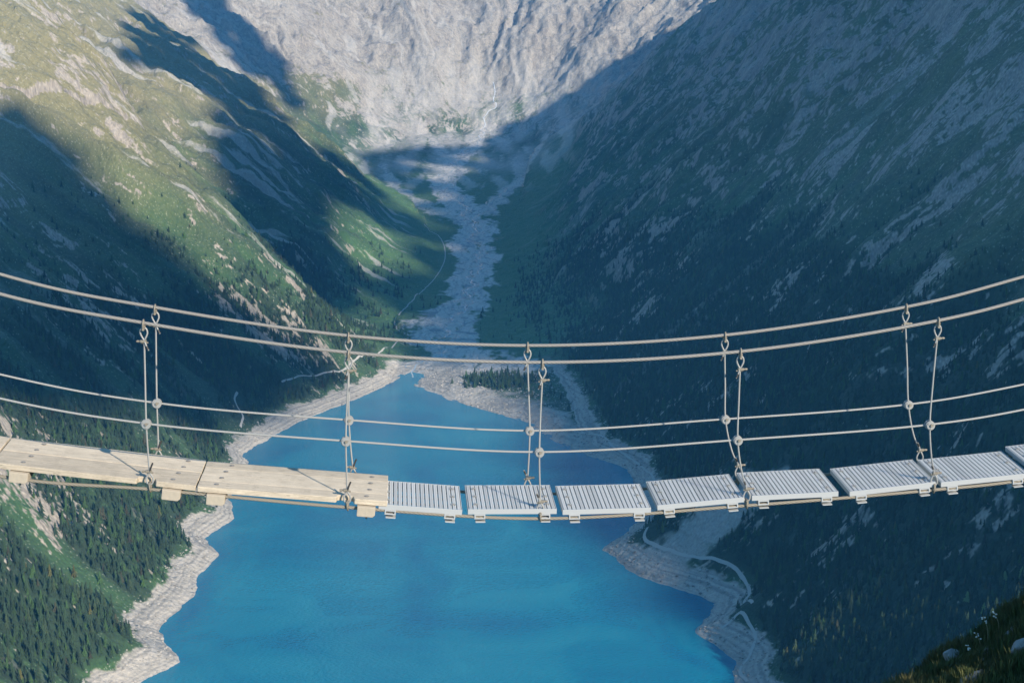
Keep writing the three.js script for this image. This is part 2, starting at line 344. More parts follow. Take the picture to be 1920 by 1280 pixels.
for (const B of BANDS) {
  const nx = B.xs.length, nz = B.zs.length;
  B.fx0 = { near_hillside: -1600, lakeside_slopes: -1000, upper_valley: -1716, head_wall: -2600 }[B.name]; B.fx1 = B.name === 'near_hillside' ? 2000 : -B.fx0;
  const W = nx, rows = nz + 2, pos = new Float32Array(W * rows * 3), uv = new Float32Array(W * rows * 2), idx = new Uint32Array((W - 1) * (rows - 1) * 6);
  for (let r = 0; r < rows; r++) {                                    // first and last row hang down as a skirt where two sheets meet
    const j = clamp(r - 1, 0, nz - 1), drop = r === 0 || r === rows - 1 ? 3 : 0;
    for (let i = 0; i < W; i++) {
      const p = r * W + i;
      pos[p * 3] = B.xs[i]; pos[p * 3 + 1] = B.h[j * nx + i] - drop; pos[p * 3 + 2] = B.zs[j];
      uv[p * 2] = (B.xs[i] - B.fx0) / (B.fx1 - B.fx0); uv[p * 2 + 1] = (B.zs[j] - B.z1) / (B.z0 - B.z1);
    }
  }
  let q = 0;
  for (let r = 0; r < rows - 1; r++) for (let i = 0; i < W - 1; i++) { const a = r * W + i, b = a + 1, c = a + W, d = c + 1; idx[q++] = a; idx[q++] = b; idx[q++] = c; idx[q++] = b; idx[q++] = d; idx[q++] = c; }
  const g = new THREE.BufferGeometry();
  g.setAttribute('position', new THREE.BufferAttribute(pos, 3)); g.setAttribute('uv', new THREE.BufferAttribute(uv, 2)); g.setIndex(new THREE.BufferAttribute(idx, 1)); g.computeVertexNormals();
  const bump = stoneBump.clone(); const tile = { head_wall: 620, upper_valley: 330 }[B.name] ?? 170; bump.repeat.set((B.fx1 - B.fx0) / tile, (B.z0 - B.z1) / tile); bump.needsUpdate = true;
  const m = new THREE.MeshStandardMaterial({ map: bandTexture(B), bumpMap: bump, bumpScale: { head_wall: 6, upper_valley: 6 }[B.name] ?? 3, roughness: 0.95, metalness: 0 });
  put(new THREE.Mesh(g, m), B.name, B.label, null, null, 'structure');
  console.log(B.name, idx.length / 3);
}

// ------------------------------------------------------------------ the lake and the stream that feeds it
{
  const g = new THREE.PlaneGeometry(960, 1840, 24, 46); g.rotateX(-Math.PI / 2); g.translate(-90, LAKE_Y, -1850);
  const rip = grainTexture(1024, 20, 5, 1.2); rip.repeat.set(960 / 240, 1840 / 120); rip.needsUpdate = true;
  const N = 512, data = new Uint8Array(N * N * 4);                     // drifting glacial silt: slow, drawn-out patches
  for (let j = 0, k = 0; j < N; j++) for (let i = 0; i < N; i++, k += 4) { const a = fbm(i / 70 + 0.8 * noise(i / 60, j / 40), j / 34, 5), v = 1 + 0.5 * a; data[k] = q8(0.004 + 0.02 * clamp(a)); data[k + 1] = q8(0.160 * v); data[k + 2] = q8(0.250 * (1 + 0.24 * a)); data[k + 3] = 255; }
  const silt = new THREE.DataTexture(data, N, N, THREE.RGBAFormat); silt.colorSpace = THREE.SRGBColorSpace; silt.magFilter = THREE.LinearFilter; silt.wrapS = silt.wrapT = THREE.MirroredRepeatWrapping; silt.needsUpdate = true;
  const m = new THREE.MeshPhysicalMaterial({ map: silt, roughness: 0.12, metalness: 0, ior: 1.33, bumpMap: rip, bumpScale: 0.8 });
  put(new THREE.Mesh(g, m), 'lake', 'turquoise reservoir filling the valley bottom', null, null, 'structure');
}
function ribbon(P, width, lift, tube = 3) {                           // a strip that lies on the ground, P = [[x, z], ...]
  const c = new THREE.CatmullRomCurve3(P.map(([x, z]) => new THREE.Vector3(x, 0, z)), false, 'centripetal');
  const n = Math.max(8, Math.round(c.getLength() / 4)), pts = c.getSpacedPoints(n), pos = [], idx = [];
  for (let i = 0; i <= n; i++) {
    const a = pts[Math.max(0, i - 1)], b = pts[Math.min(n, i + 1)], tx = b.x - a.x, tz = b.z - a.z, l = Math.hypot(tx, tz) || 1;
    const w = width * (0.5 + 0.14 * noise(i * 0.3, P[0][0]));
    for (let k = 0; k < tube; k++) { const o = (k / (tube - 1) * 2 - 1) * w, x = pts[i].x - tz / l * o, z = pts[i].z + tx / l * o; pos.push(x, Math.max(ground(x, z).h, LAKE_Y - 0.2) + lift, z); }
    if (i < n) for (let k = 0; k < tube - 1; k++) { const a0 = i * tube + k; idx.push(a0, a0 + tube, a0 + 1, a0 + 1, a0 + tube, a0 + tube + 1); }
  }
  const g = new THREE.BufferGeometry(); g.setAttribute('position', new THREE.Float32BufferAttribute(pos, 3)); g.setIndex(idx); g.computeVertexNormals();
  return g;
}
// ------------------------------------------------------------------ paths and stream
let PATHS = [];
const onPath = (x, z) => { for (const [P] of PATHS) for (let i = 1; i < P.length; i++) { const a = P[i - 1], b = P[i], ex = b[0] - a[0], ez = b[1] - a[1], t = clamp(((x - a[0]) * ex + (z - a[1]) * ez) / (ex * ex + ez * ez)); if (Math.hypot(x - a[0] - ex * t, z - a[1] - ez * t) < 9) return true; } return false; };
{
  const gravel = std(col(0.40, 0.385, 0.35), 1), foam = std(col(0.62, 0.66, 0.68), 0.35), silt = std(col(0.34, 0.40, 0.43), 0.25);
  PATHS = [
    [[[112, -2383], [89, -2363], [70, -2311], [85, -2268], [131, -2208], [153, -2132], [179, -2061], [193, -2000], [201, -1933]], 4.6, 'pale gravel path above the lake shore by the flats'],
    [[[165, -1701], [160, -1690], [177, -1653], [210, -1614], [245, -1581], [261, -1545], [260, -1517], [252, -1499], [252, -1450]], 5.2, 'pale gravel path winding round the shingle point'],
    [[[219, -1437], [238, -1448], [246, -1429], [249, -1407], [240, -1381], [224, -1346], [227, -1319]], 4.6, 'pale gravel path forking above the shaded shore'],
    [[[-388, -2405], [-350, -2472], [-319, -2517], [-296, -2560], [-261, -2696], [-233, -2857], [-214, -2956], [-254, -3116], [-231, -3323], [-191, -3585], [-178, -3873], [-215, -4192], [-258, -4287]], 3.8, 'pale gravel track running up the valley beside the stream'],
    [[[-443, -2300], [-443, -2274], [-425, -2243], [-422, -2205]], 4.5, 'pale gravel road bending down to the bay'],
  ];
  for (const [P, w, label] of PATHS) put(new THREE.Mesh(ribbon(P, w * 0.68, 0.5), gravel), 'gravel_path', label, null, null, 'structure');
  const meander = (P, amp, len) => {                                   // a stream wanders about its course
    const c = new THREE.CatmullRomCurve3(P.map(([x, z]) => new THREE.Vector3(x, 0, z))), n = Math.round(c.getLength() / 22), pts = c.getSpacedPoints(n), k = rnd() * 90;
    return pts.map((p, i) => { const e = Math.min(1, i / 3, (n - i) / 3), w = amp * e; return [p.x + w * (noise(i * 22 / len + k, 3) + 0.5 * noise(i * 60 / len + k, 8)), p.z + 0.4 * w * noise(i * 22 / len + k, 13)]; });
  };
  const course = [[-125, -5786], [-207, -5437], [-230, -5070], [-156, -4649], [-113, -4278], [-85, -3873], [-102, -3471], [-127, -3111], [-154, -2867], [-175, -2675], [-183, -2640]];
  const STREAM = 'grey glacier stream braiding down the gravel of the valley floor';
  put(new THREE.Mesh(ribbon(meander(course, 42, 130), 2.6, 0.35), silt), 'mountain_stream', STREAM, null, null, 'structure');
  put(new THREE.Mesh(ribbon(meander(course.slice(1, 10), 70, 170), 1.8, 0.35), silt), 'mountain_stream', STREAM, null, null, 'structure');
  put(new THREE.Mesh(ribbon(meander(course.slice(3, 10), 80, 110), 1.5, 0.35), silt), 'mountain_stream', STREAM, null, null, 'structure');
  put(new THREE.Mesh(ribbon(meander([[-79, -6276], [-67, -6181], [-99, -6089], [-119, -5982], [-125, -5786]], 22, 70), 3.2, 1.0), foam), 'mountain_stream', 'white torrent falling down the head wall', null, null, 'structure');
  put(new THREE.Mesh(ribbon(meander([[168, -5830], [76, -5224], [0, -4979], [-91, -4521], [-109, -4278]], 40, 150), 2.4, 0.5), silt), 'mountain_stream', 'side stream crossing the gravel fan', null, null, 'structure');
}

// ------------------------------------------------------------------ trees
function conifer(layers, spikes, droop, wide, ragged) {                // a crown 1 m tall: ragged skirts one above the other, each with its own spread
  const pos = [];
  for (let l = 0; l < layers; l++) {
    const t = l / layers, y0 = 0.10 + 0.90 * t, y1 = Math.min(1, y0 + 1.75 / layers * (1 - 0.25 * t)), R = wide * Math.pow(1 - t, 0.85) * rr(0.85, 1.12) + 0.012;
    const n = Math.max(5, Math.round(spikes * (1 - 0.4 * t))), a0 = rnd() * 6.283, ring = [];
    for (let i = 0; i < n * 2; i++) { const a = a0 + i * Math.PI / n, r = R * (i & 1 ? 1 + rr(-ragged, ragged) : 0.5 + rr(-0.1, 0.1)), dy = i & 1 ? -droop * R + rr(-0.3, 0.3) * R * 0.4 : droop * R * 0.5; ring.push([Math.cos(a) * r, y0 + dy, Math.sin(a) * r]); }
    const ox = rr(-0.01, 0.01), oz = rr(-0.01, 0.01);
    for (let i = 0; i < n * 2; i++) { const b = ring[i], c = ring[(i + 1) % (n * 2)]; pos.push(...b, ox, y1, oz, ...c); }
  }
  const g = new THREE.BufferGeometry(); g.setAttribute('position', new THREE.Float32BufferAttribute(pos, 3)); g.computeVertexNormals();
  return g;
}
{
  const bark = std(col(0.09, 0.07, 0.05), 1);
  const needles = [std(col(0.019, 0.042, 0.021)), std(col(0.026, 0.056, 0.024)), std(col(0.038, 0.064, 0.027))];
  const larchGreen = [std(col(0.16, 0.24, 0.085)), std(col(0.13, 0.21, 0.075))];
  const crowns = [conifer(9, 8, 0.35, 0.20, 0.25), conifer(10, 9, 0.3, 0.17, 0.3), conifer(8, 8, 0.4, 0.235, 0.3)];
  const larchCrown = [conifer(10, 8, 0.1, 0.22, 0.45), conifer(9, 9, 0.05, 0.26, 0.45)];
  const trunkGeo = new THREE.CylinderGeometry(0.004, 0.016, 0.9, 6); trunkGeo.translate(0, 0.40, 0);
  const make = (crown, leaf) => { const o = new THREE.Group(); part('trunk', trunkGeo, bark, o); part('crown', crown, leaf, o); return o; };
  const protos = []; for (const c of crowns) for (const m of needles) protos.push(make(c, m));
  const larches = []; for (const c of larchCrown) for (const m of larchGreen) larches.push(make(c, m));
  const spots = [];
  const step = 5.6;
  for (let z = -1010; z > -3900; z -= step) {
    const half = 0.349 * -z * 1.1 + 30;
    for (let x = -half; x < half; x += step) {
      const px = x + rr(-0.5, 0.5) * step * 1.6, pz = z + rr(-0.5, 0.5) * step * 1.6, keep = rnd(), tall = rnd();
      const g = ground(px, pz);
      if (g.d < 10 && g.dl < 40) continue;
      if (onPath(px, pz)) continue;
      const s = cover(px, pz, g);
      let dens = Math.min(1, s.forest * 1.0);
      if (dens < 0.02 && s.beach < 0.3 && s.gravel < 0.3 && z > -3400 && g.h < -230) dens = 0.022 * (1 - s.scree);    // scattered single trees
      if (keep < dens) spots.push({ x: px, z: pz, y: g.h, h: mix(7, 17.5, tall * tall * 0.6 + tall * 0.4) * (x > 0 ? 0.92 : 1) * (0.75 + 0.25 * sst(-330, -520, g.h)), right: px > 0 });
    }
  }
  const inView = (t) => { const P = 11.6 * Math.PI / 180, yc = t.y * Math.cos(P) - t.z * Math.sin(P), dz = -(t.z * Math.cos(P)) - t.y * Math.sin(P); const v = -yc / dz, u = t.x / dz; return Math.abs(u) < 0.345 && v < 0.232; };
  spots.sort((a, b) => b.h / Math.hypot(b.x, b.y, b.z) - a.h / Math.hypot(a.x, a.y, a.z));
  let single = 0; const rest = [];
  for (const t of spots) {
    if (single < 285 && inView(t)) {
      const o = protos[Math.floor(rnd() * protos.length)].clone(); o.position.set(t.x, t.y - 0.4, t.z); o.rotation.y = rnd() * 6.283; o.scale.set(t.h * rr(0.85, 1.2), t.h, t.h * rr(0.85, 1.2));
      put(o, 'spruce_tree', t.right ? 'dark spruce on the shaded forest slope behind the grassy knoll' : 'dark spruce on the sunlit rocky slope falling to the lake', 'tree', t.right ? 'spruces on the shaded slope' : 'spruces on the sunlit slope');
      single++;
    } else rest.push(t);
  }
  for (const [x, z, h] of [[433, -1220, 13], [442, -1204, 12], [402, -1222, 11], [406, -1189, 12], [405, -1163, 13], [410, -1143, 17], [416, -1138, 12], [388, -1165, 11], [394, -1163, 12], [395, -1148, 10], [399, -1140, 12], [366, -1177, 9], [371, -1165, 9], [349, -1188, 8], [380, -1200, 8]]) {
    const o = larches[Math.floor(rnd() * larches.length)].clone(); o.position.set(x, ground(x, z).h - 0.3, z); o.rotation.y = rnd() * 6.283; o.scale.set(h * rr(1.0, 1.3), h, h * rr(1.0, 1.3));
    put(o, 'larch_tree', 'pale green larch on the dark slope behind the grassy knoll', 'tree', 'larches behind the knoll');
  }
  const lowCrowns = [conifer(6, 6, 0.35, 0.22, 0.3), conifer(6, 6, 0.3, 0.18, 0.3), conifer(5, 6, 0.4, 0.26, 0.3)];
  const M = new THREE.Matrix4(), q = new THREE.Quaternion(), up = new THREE.Vector3(0, 1, 0), white = std(col(1, 1, 1), 0.95);
  lowCrowns.forEach((g, k) => {
    const mine = rest.filter((_, i) => i % 3 === k), im = new THREE.InstancedMesh(g, white, mine.length);
    mine.forEach((t, i) => {
      M.compose(new THREE.Vector3(t.x, t.y - 0.8, t.z), q.setFromAxisAngle(up, rnd() * 6.283), new THREE.Vector3(t.h * rr(0.9, 1.25), t.h, t.h * rr(0.9, 1.25))); im.setMatrixAt(i, M);
      const v = rr(0.7, 1.35), w = rnd() < 0.2 ? 1.8 : 1, dry = rnd() < 0.04 ? 2.2 : 1; im.setColorAt(i, col(0.018 * v * w * dry, 0.040 * v * w, 0.020 * v));
    });
    put(im, 'spruce_forest', ['far spruce forest covering the slopes round the lake', 'slender spruces mixed into the forest round the lake', 'broad spruces mixed into the forest round the lake'][k], null, null, 'stuff');
  });
  // stones strewn over the bare bank below the high-water mark
  const rock = new THREE.IcosahedronGeometry(1, 1), rp = rock.attributes.position;
  for (let i = 0; i < rp.count; i++) { const f = 0.8 + 0.35 * noise(rp.getX(i) * 1.7 + 3, rp.getY(i) * 1.7 + rp.getZ(i) * 2.3); rp.setXYZ(i, rp.getX(i) * f, rp.getY(i) * f * 0.7, rp.getZ(i) * f); }
  rock.computeVertexNormals();
  const stones = [];
  for (let tries = 0; stones.length < 9000 && tries < 400000; tries++) { const z = rr(-1250, -2700), x = rr(-460, 320), g = ground(x, z), hl = g.h - LAKE_Y; if (hl > 0.3 && hl < 19 && rnd() < 0.7) stones.push([x, g.h, z]); }
  const im = new THREE.InstancedMesh(rock, white, stones.length);
  stones.forEach(([x, y, z], i) => { const s = 0.45 + 1.9 * Math.pow(rnd(), 4); M.compose(new THREE.Vector3(x, y + s * 0.1, z), q.setFromAxisAngle(up, rnd() * 6.283), new THREE.Vector3(s * rr(0.8, 1.5), s, s)); im.setMatrixAt(i, M); const v = rr(0.16, 0.42); im.setColorAt(i, col(v, v * 0.94, v * 0.85)); });
  put(im, 'shore_stones', 'loose stones strewn over the bare lake bank', null, null, 'stuff');
  console.log('trees', single, rest.length);
}
// x, z, half sizes, turn, label, group: stones in the grass of the knoll
const SMALL = 'small grey stone lying in the grass of the knoll';
const BOULDERS = [
  [11.22, -34.9, 0.26, 0.26, 0.22, 0.4, 'pointed pale boulder standing on the crest of the knoll', null, 0.1],
  [11.72, -33.72, 0.39, 0.14, 0.19, 0.2, 'long flat grey slab lying slantwise in the knoll grass', null, 0.2],
  [12.42, -34.1, 0.31, 0.10, 0.14, 0.3, 'narrow grey slab near the flowering stalks on the knoll', null, 0.2],
  [12.22, -33.0, 0.36, 0.22, 0.26, -0.3, 'big rough grey boulder half sunk in the knoll grass', null, 0.2],
  [11.49, -33.47, 0.10, 0.08, 0.08, 0.5, SMALL, 'small stones on the knoll', 0.1],
  [11.2, -32.69, 0.11, 0.09, 0.09, 1.5, SMALL, 'small stones on the knoll', 0.1],
  [10.88, -32.45, 0.29, 0.14, 0.17, 0.1, 'low grey slab at the foot of the knoll', null, 0.2],
  [10.75, -35.2, 0.10, 0.08, 0.09, 0.9, SMALL, 'small stones on the knoll', 0.1],
  [10.2, -35.0, 0.14, 0.10, 0.09, 0.2, SMALL, 'small stones on the knoll', 0.1],
  [9.55, -34.6, 0.11, 0.09, 0.09, 2.2, SMALL, 'small stones on the knoll', 0.1],
  [9.95, -35.1, 0.10, 0.07, 0.09, 1.2, SMALL, 'small stones on the knoll', 0.1],
  [11.66, -32.54, 0.09, 0.06, 0.07, 0.2, SMALL, 'small stones on the knoll', 0.1],
];
// ------------------------------------------------------------------ the grassy shoulder beside the bridge
function knoll(x, z) {
  const edge = -35 + 0.7 * noise(x / 2.4, 4) + 0.4 * noise(x / 0.9, 9);
  let y = -14.25 + 0.66 * (x - 12.2) + (x > 17 ? -0.1 * (x - 17) : 0) - (x < 7 ? 0.9 * (7 - x) : 0);
  y += 0.42 * noise(x / 2.1 + 3, z / 2.4) + 0.16 * noise(x / 0.8, z / 0.9) + 0.05 * noise(x / 0.3, z / 0.3);
  const b = edge - z;
  if (b > -1.5) y -= 0.16 * (b + 1.5) * (b + 1.5) * (b < 1.5 ? 1 : 0) + (b >= 1.5 ? 1.44 + 0.96 * (b - 1.5) : 0);
  return y;
}
{
  const xs = [], zs = [];
  for (let x = -14; x < 7; x += 1.5) xs.push(x); for (let x = 7; x < 15; x += 0.11) xs.push(x); for (let x = 15; x < 62; x += 1.5) xs.push(x);
  for (let z = 30; z > -27; z -= 1.5) zs.push(z); for (let z = -27; z > -38; z -= 0.11) zs.push(z); for (let z = -38; z > -110; z -= 2) zs.push(z);
  const pos = [], uv = [], idx = [], nx = xs.length;
  for (const z of zs) for (const x of xs) { pos.push(x, knoll(x, z), z); uv.push(x / 6, z / 6); }
  for (let j = 0; j < zs.length - 1; j++) for (let i = 0; i < nx - 1; i++) { const a = j * nx + i; idx.push(a, a + 1, a + nx, a + 1, a + nx + 1, a + nx); }
  const g = new THREE.BufferGeometry(); g.setAttribute('position', new THREE.Float32BufferAttribute(pos, 3)); g.setAttribute('uv', new THREE.Float32BufferAttribute(uv, 2)); g.setIndex(idx); g.computeVertexNormals();
  const N = 512, data = new Uint8Array(N * N * 4);
  for (let j = 0, k = 0; j < N; j++) for (let i = 0; i < N; i++, k += 4) {
    const a = clamp(0.5 + 0.9 * fbm(i / 60, j / 60, 5)), b = clamp(0.5 + 0.8 * noise(i / 5, j / 5)), c = mix(0.6, 1.3, b);
    data[k] = q8(mix(0.050, 0.105, a) * c); data[k + 1] = q8(mix(0.062, 0.085, a) * c); data[k + 2] = q8(mix(0.020, 0.035, a) * c); data[k + 3] = 255;
  }
  const t = new THREE.DataTexture(data, N, N, THREE.RGBAFormat); t.colorSpace = THREE.SRGBColorSpace; t.magFilter = THREE.LinearFilter; t.wrapS = t.wrapT = THREE.MirroredRepeatWrapping; t.needsUpdate = true;
  put(new THREE.Mesh(g, new THREE.MeshStandardMaterial({ map: t, roughness: 1, bumpMap: stoneBump, bumpScale: 0.12 })), 'grassy_knoll', 'dark grassy shoulder of the hillside below the bridge', null, null, 'structure');
  // grass tufts, dry and green
  const blades = [];
  for (let i = 0; i < 9; i++) {
    const a = rnd() * 6.283, l = rr(0.12, 0.30), out = rr(0.04, 0.16), w = rr(0.007, 0.012), cx = Math.cos(a), cz = Math.sin(a), ox = cx * rr(0, 0.05), oz = cz * rr(0, 0.05);
    const b = new THREE.BufferGeometry();
    const m = [ox + cx * out * 0.35, l * 0.62, oz + cz * out * 0.35], e = [ox + cx * out, l, oz + cz * out];
    b.setAttribute('position', new THREE.Float32BufferAttribute([ox - cz * w, 0, oz + cx * w, ox + cz * w, 0, oz - cx * w, m[0] - cz * w * 0.7, m[1], m[2] + cx * w * 0.7, m[0] + cz * w * 0.7, m[1], m[2] - cx * w * 0.7, ...e], 3));
    b.setIndex([0, 1, 2, 1, 3, 2, 2, 3, 4]); b.computeVertexNormals(); blades.push(b);
  }
  const tuft = mergeGeometries(blades), n = 15000, im = new THREE.InstancedMesh(tuft, std(col(1, 1, 1), 0.9, { side: THREE.DoubleSide }), n), M = new THREE.Matrix4(), q = new THREE.Quaternion(), up = new THREE.Vector3(0, 1, 0);
  for (let i = 0; i < n; i++) {
    const x = rr(7.6, 14.2), z = rr(-37, -26.5), big = rr(0.6, 1.25) * (noise(x * 0.9, z * 0.9) > 0.25 ? 1.5 : 1);
    M.compose(new THREE.Vector3(x, knoll(x, z) - 0.02, z), q.setFromAxisAngle(up, rnd() * 6.283), new THREE.Vector3(big, big * rr(0.7, 1.2), big)); im.setMatrixAt(i, M);
    const dry = clamp(0.5 + 0.8 * noise(x / 1.3 + 8, z / 1.3) + rr(-0.3, 0.3)), v = rr(0.7, 1.2);
    im.setColorAt(i, col(mix(0.042, 0.110, dry) * v, mix(0.074, 0.098, dry) * v, mix(0.014, 0.034, dry) * v));
  }
  put(im, 'grass', 'long dry grass tufts covering the knoll', null, null, 'stuff');
  // flowering stalks on the crest
  for (const [x, z, h] of [[11.72, -34.3, 0.62], [11.95, -34.5, 0.8], [11.5, -34.2, 0.46], [12.25, -34.6, 0.66]]) {
    const o = new THREE.Group(); o.position.set(x, knoll(x, z) - 0.03, z);
    const c = new THREE.CatmullRomCurve3([new THREE.Vector3(0, 0, 0), new THREE.Vector3(-0.05, h * 0.6, 0), new THREE.Vector3(-0.18, h, 0.02)]);
    part('stalk', new THREE.TubeGeometry(c, 8, 0.008, 5), std(col(0.25, 0.22, 0.12)), o);
    for (let k = 0; k < 7; k++) { const p = c.getPoint(rr(0.68, 1)), g = new THREE.IcosahedronGeometry(rr(0.014, 0.03), 1); g.scale(1, 0.7, 1); g.translate(p.x + rr(-0.05, 0.05), p.y + rr(-0.02, 0.04), p.z + rr(-0.04, 0.04)); part('flower', g, std(col(0.55, 0.52, 0.45)), o); }
    put(o, 'flowering_stalk', 'thin pale flowering stalk rising from the grass on the knoll crest', 'wild flower', 'flowering stalks on the knoll');
  }
  // boulders
  const stone = std(col(0.25, 0.245, 0.23), 0.95, { bumpMap: stoneBump, bumpScale: 0.03 });
  const boulder = (x, z, sx, sy, sz, turn, label, group, sink = 0.35) => {
    const g = mergeVertices(new THREE.IcosahedronGeometry(1, 5)), p = g.attributes.position, k0 = x * 7.3 + z, cuts = [];
    for (let k = 0; k < 13; k++) { const v = new THREE.Vector3(rr(-1, 1), rr(-0.4, 1), rr(-1, 1)).normalize(); cuts.push([v.x, v.y, v.z, rr(0.58, 0.86)]); }
    g.deleteAttribute('normal');
    for (let i = 0; i < p.count; i++) {
      let a = p.getX(i), b = p.getY(i), c = p.getZ(i); let f = 1 + 0.20 * noise(a * 1.4 + k0, b * 1.4 + c * 1.1) + 0.07 * noise(a * 4 + k0, c * 4 + b * 3) + 0.06 * ridged(a * 6 + k0, c * 6 + b * 5) + 0.03 * noise(a * 15, c * 15 + b * 13);
      for (const [nx, ny, nz, d] of cuts) { const s = (a * nx + b * ny + c * nz) * f; if (s > d) f *= d / s; }
      f *= 1 + 0.025 * noise(a * 9 + k0, c * 9 + b * 7);
      p.setXYZ(i, a * f * sx, b * f * sy, c * f * sz);
    }
    g.computeVertexNormals();
    const m = new THREE.Mesh(toCreasedNormals(g, 0.45), stone); m.position.set(x, knoll(x, z) + sy * (0.5 - sink), z); m.rotation.set(0, turn, 0.5);
    put(m, 'boulder', label, 'boulder', group);
  };
  for (const b of BOULDERS) boulder(...b);
}
// ------------------------------------------------------------------ the hanging footbridge; its own axes: x along the bridge, z towards the near side
const BY = -3.4;
const bridge = new THREE.Group(); bridge.position.set(0, BY, -10); bridge.rotation.y = Math.atan(0.0763);
{
  const steel = std(col(0.215, 0.205, 0.19), 0.6, { metalness: 0.2 }), zinc = std(col(0.27, 0.27, 0.26), 0.55, { metalness: 0.15 }), grate = std(col(0.36, 0.37, 0.37), 0.6, { metalness: 0.1 }), dark = std(col(0.03, 0.03, 0.03), 0.6), brass = std(col(0.21, 0.185, 0.145), 0.6, { metalness: 0.2 });
  const woodTex = (() => {
    const w = 1024, h = 256, data = new Uint8Array(w * h * 4);
    for (let j = 0, k = 0; j < h; j++) for (let i = 0; i < w; i++, k += 4) {
      const ring = noise(i / 400, j / 9 + 3 * noise(i / 260, j / 90)) * 0.5 + noise(i / 160 + 9, j / 3.2) * 0.4 + noise(i / 40, j / 1.6) * 0.25;
      const blot = noise(i / 90, j / 60 + 7) * 0.5 + noise(i / 14, j / 9) * 0.25, v = clamp(0.72 + 0.22 * ring + 0.16 * blot, 0.2, 1.05);
      const crack = Math.abs(noise(i / 300 + 31, j / 9)) < 0.035 ? 0.6 : 1;
      data[k] = q8(0.68 * v * crack); data[k + 1] = q8(0.585 * v * crack); data[k + 2] = q8(0.455 * v * crack); data[k + 3] = 255;
    }
    const t = new THREE.DataTexture(data, w, h, THREE.RGBAFormat); t.colorSpace = THREE.SRGBColorSpace; t.magFilter = THREE.LinearFilter; t.wrapS = t.wrapT = THREE.MirroredRepeatWrapping; t.repeat.set(1 / 1.3, 1 / 0.33); t.needsUpdate = true; return t;
  })();
  const wood = new THREE.MeshStandardMaterial({ map: woodTex, roughness: 0.85 }), endWood = std(col(0.36, 0.31, 0.24), 0.95, { bumpMap: stoneBump, bumpScale: 0.004 });
  const V = (x, y, z) => new THREE.Vector3(x, y - BY, z);
  function rope(points, R, strands, lay, step, tension = 0.5) {         // laid rope: round strands wound about one another
    const c = new THREE.CatmullRomCurve3(points, false, 'centripetal', tension), L = c.getLength(), n = Math.max(6, Math.round(L / step)), m = strands * 4;
    c.arcLengthDivisions = 1000; c.updateArcLengths();
    const P = c.getSpacedPoints(n), pos = [], idx = []; let N = new THREE.Vector3(0, 0, 1), T = new THREE.Vector3(), Bn = new THREE.Vector3();
    for (let i = 0; i <= n; i++) {
      T.subVectors(P[Math.min(n, i + 1)], P[Math.max(0, i - 1)]).normalize(); N.addScaledVector(T, -N.dot(T)).normalize(); Bn.crossVectors(T, N);
      const tw = i * L / n / lay * 6.2832;
      for (let k = 0; k < m; k++) { const a = k / m * 6.2832, r = R * (0.66 + 0.40 * Math.abs(Math.cos(strands * a / 2))), ca = Math.cos(a + tw) * r, sa = Math.sin(a + tw) * r; pos.push(P[i].x + N.x * ca + Bn.x * sa, P[i].y + N.y * ca + Bn.y * sa, P[i].z + N.z * ca + Bn.z * sa); }
      if (i < n) for (let k = 0; k < m; k++) { const a = i * m + k, b = i * m + (k + 1) % m; idx.push(a, b, a + m, b, b + m, a + m); }
    }
    for (const [e, s] of [[0, 1], [n, -1]]) { const o = pos.length / 3; pos.push(P[e].x, P[e].y, P[e].z); for (let k = 0; k < m; k++) { const a = e * m + k, b = e * m + (k + 1) % m; s > 0 ? idx.push(o, b, a) : idx.push(o, a, b); } }
    const g = new THREE.BufferGeometry(); g.setAttribute('position', new THREE.Float32BufferAttribute(pos, 3)); g.setIndex(idx); g.computeVertexNormals(); return g;
  }
  const tube = (pts, r, n = 24, seg = 8) => new THREE.TubeGeometry(new THREE.CatmullRomCurve3(pts), n, r, seg);
  const box = (w, h, d, x = 0, y = 0, z = 0) => { const s = new THREE.Shape(), b = Math.min(w, h, d) * 0.16; s.moveTo(-w / 2 + b, -h / 2 + b); s.lineTo(w / 2 - b, -h / 2 + b); s.lineTo(w / 2 - b, h / 2 - b); s.lineTo(-w / 2 + b, h / 2 - b); const g = new THREE.ExtrudeGeometry(s, { depth: d - 2 * b, bevelEnabled: true, bevelSize: b, bevelThickness: b, bevelSegments: 1 }); g.translate(x, y, z - d / 2 + b); return g; };
  const cyl = (r, h, x, y, z, axis = 'y', n = 14) => { const g = new THREE.CylinderGeometry(r, r, h, n); if (axis === 'z') g.rotateX(Math.PI / 2); if (axis === 'x') g.rotateZ(Math.PI / 2); g.translate(x, y, z); return g; };
  const woods = [1, 0.9, 0.8, 0.95].map((v) => { const m = wood.clone(); m.color.setRGB(v, v * 0.985, v * 0.96); return m; });
  const grates = [1, 0.9, 1.06].map((v) => { const m = grate.clone(); m.color.multiplyScalar(v); return m; });
  const W = 0.58;
  const HAND = [[-9, 0.95], [-6, -0.70], [-3.5, -1.66], [-2.52, -1.884], [-1.14, -2.112], [0.2, -2.205], [1.62, -2.15], [3.03, -1.95], [3.7, -1.79], [6, -1.07], [9, 0.45]];
  const GUARD = [[-9, -0.05], [-6, -1.6], [-3.5, -2.397], [-2.534, -2.592], [-1.167, -2.745], [0.19, -2.854], [1.62, -2.796], [3.03, -2.71], [3.7, -2.615], [6, -2.1], [9, -1.1]];
  const LOW = [[-9, -0.95], [-6, -2.26], [-3.545, -2.948], [-2.53, -3.065], [-1.167, -3.23], [0.2, -3.348], [1.7, -3.288], [3.08, -3.203], [3.75, -3.145], [6, -2.8], [9, -2.1]];
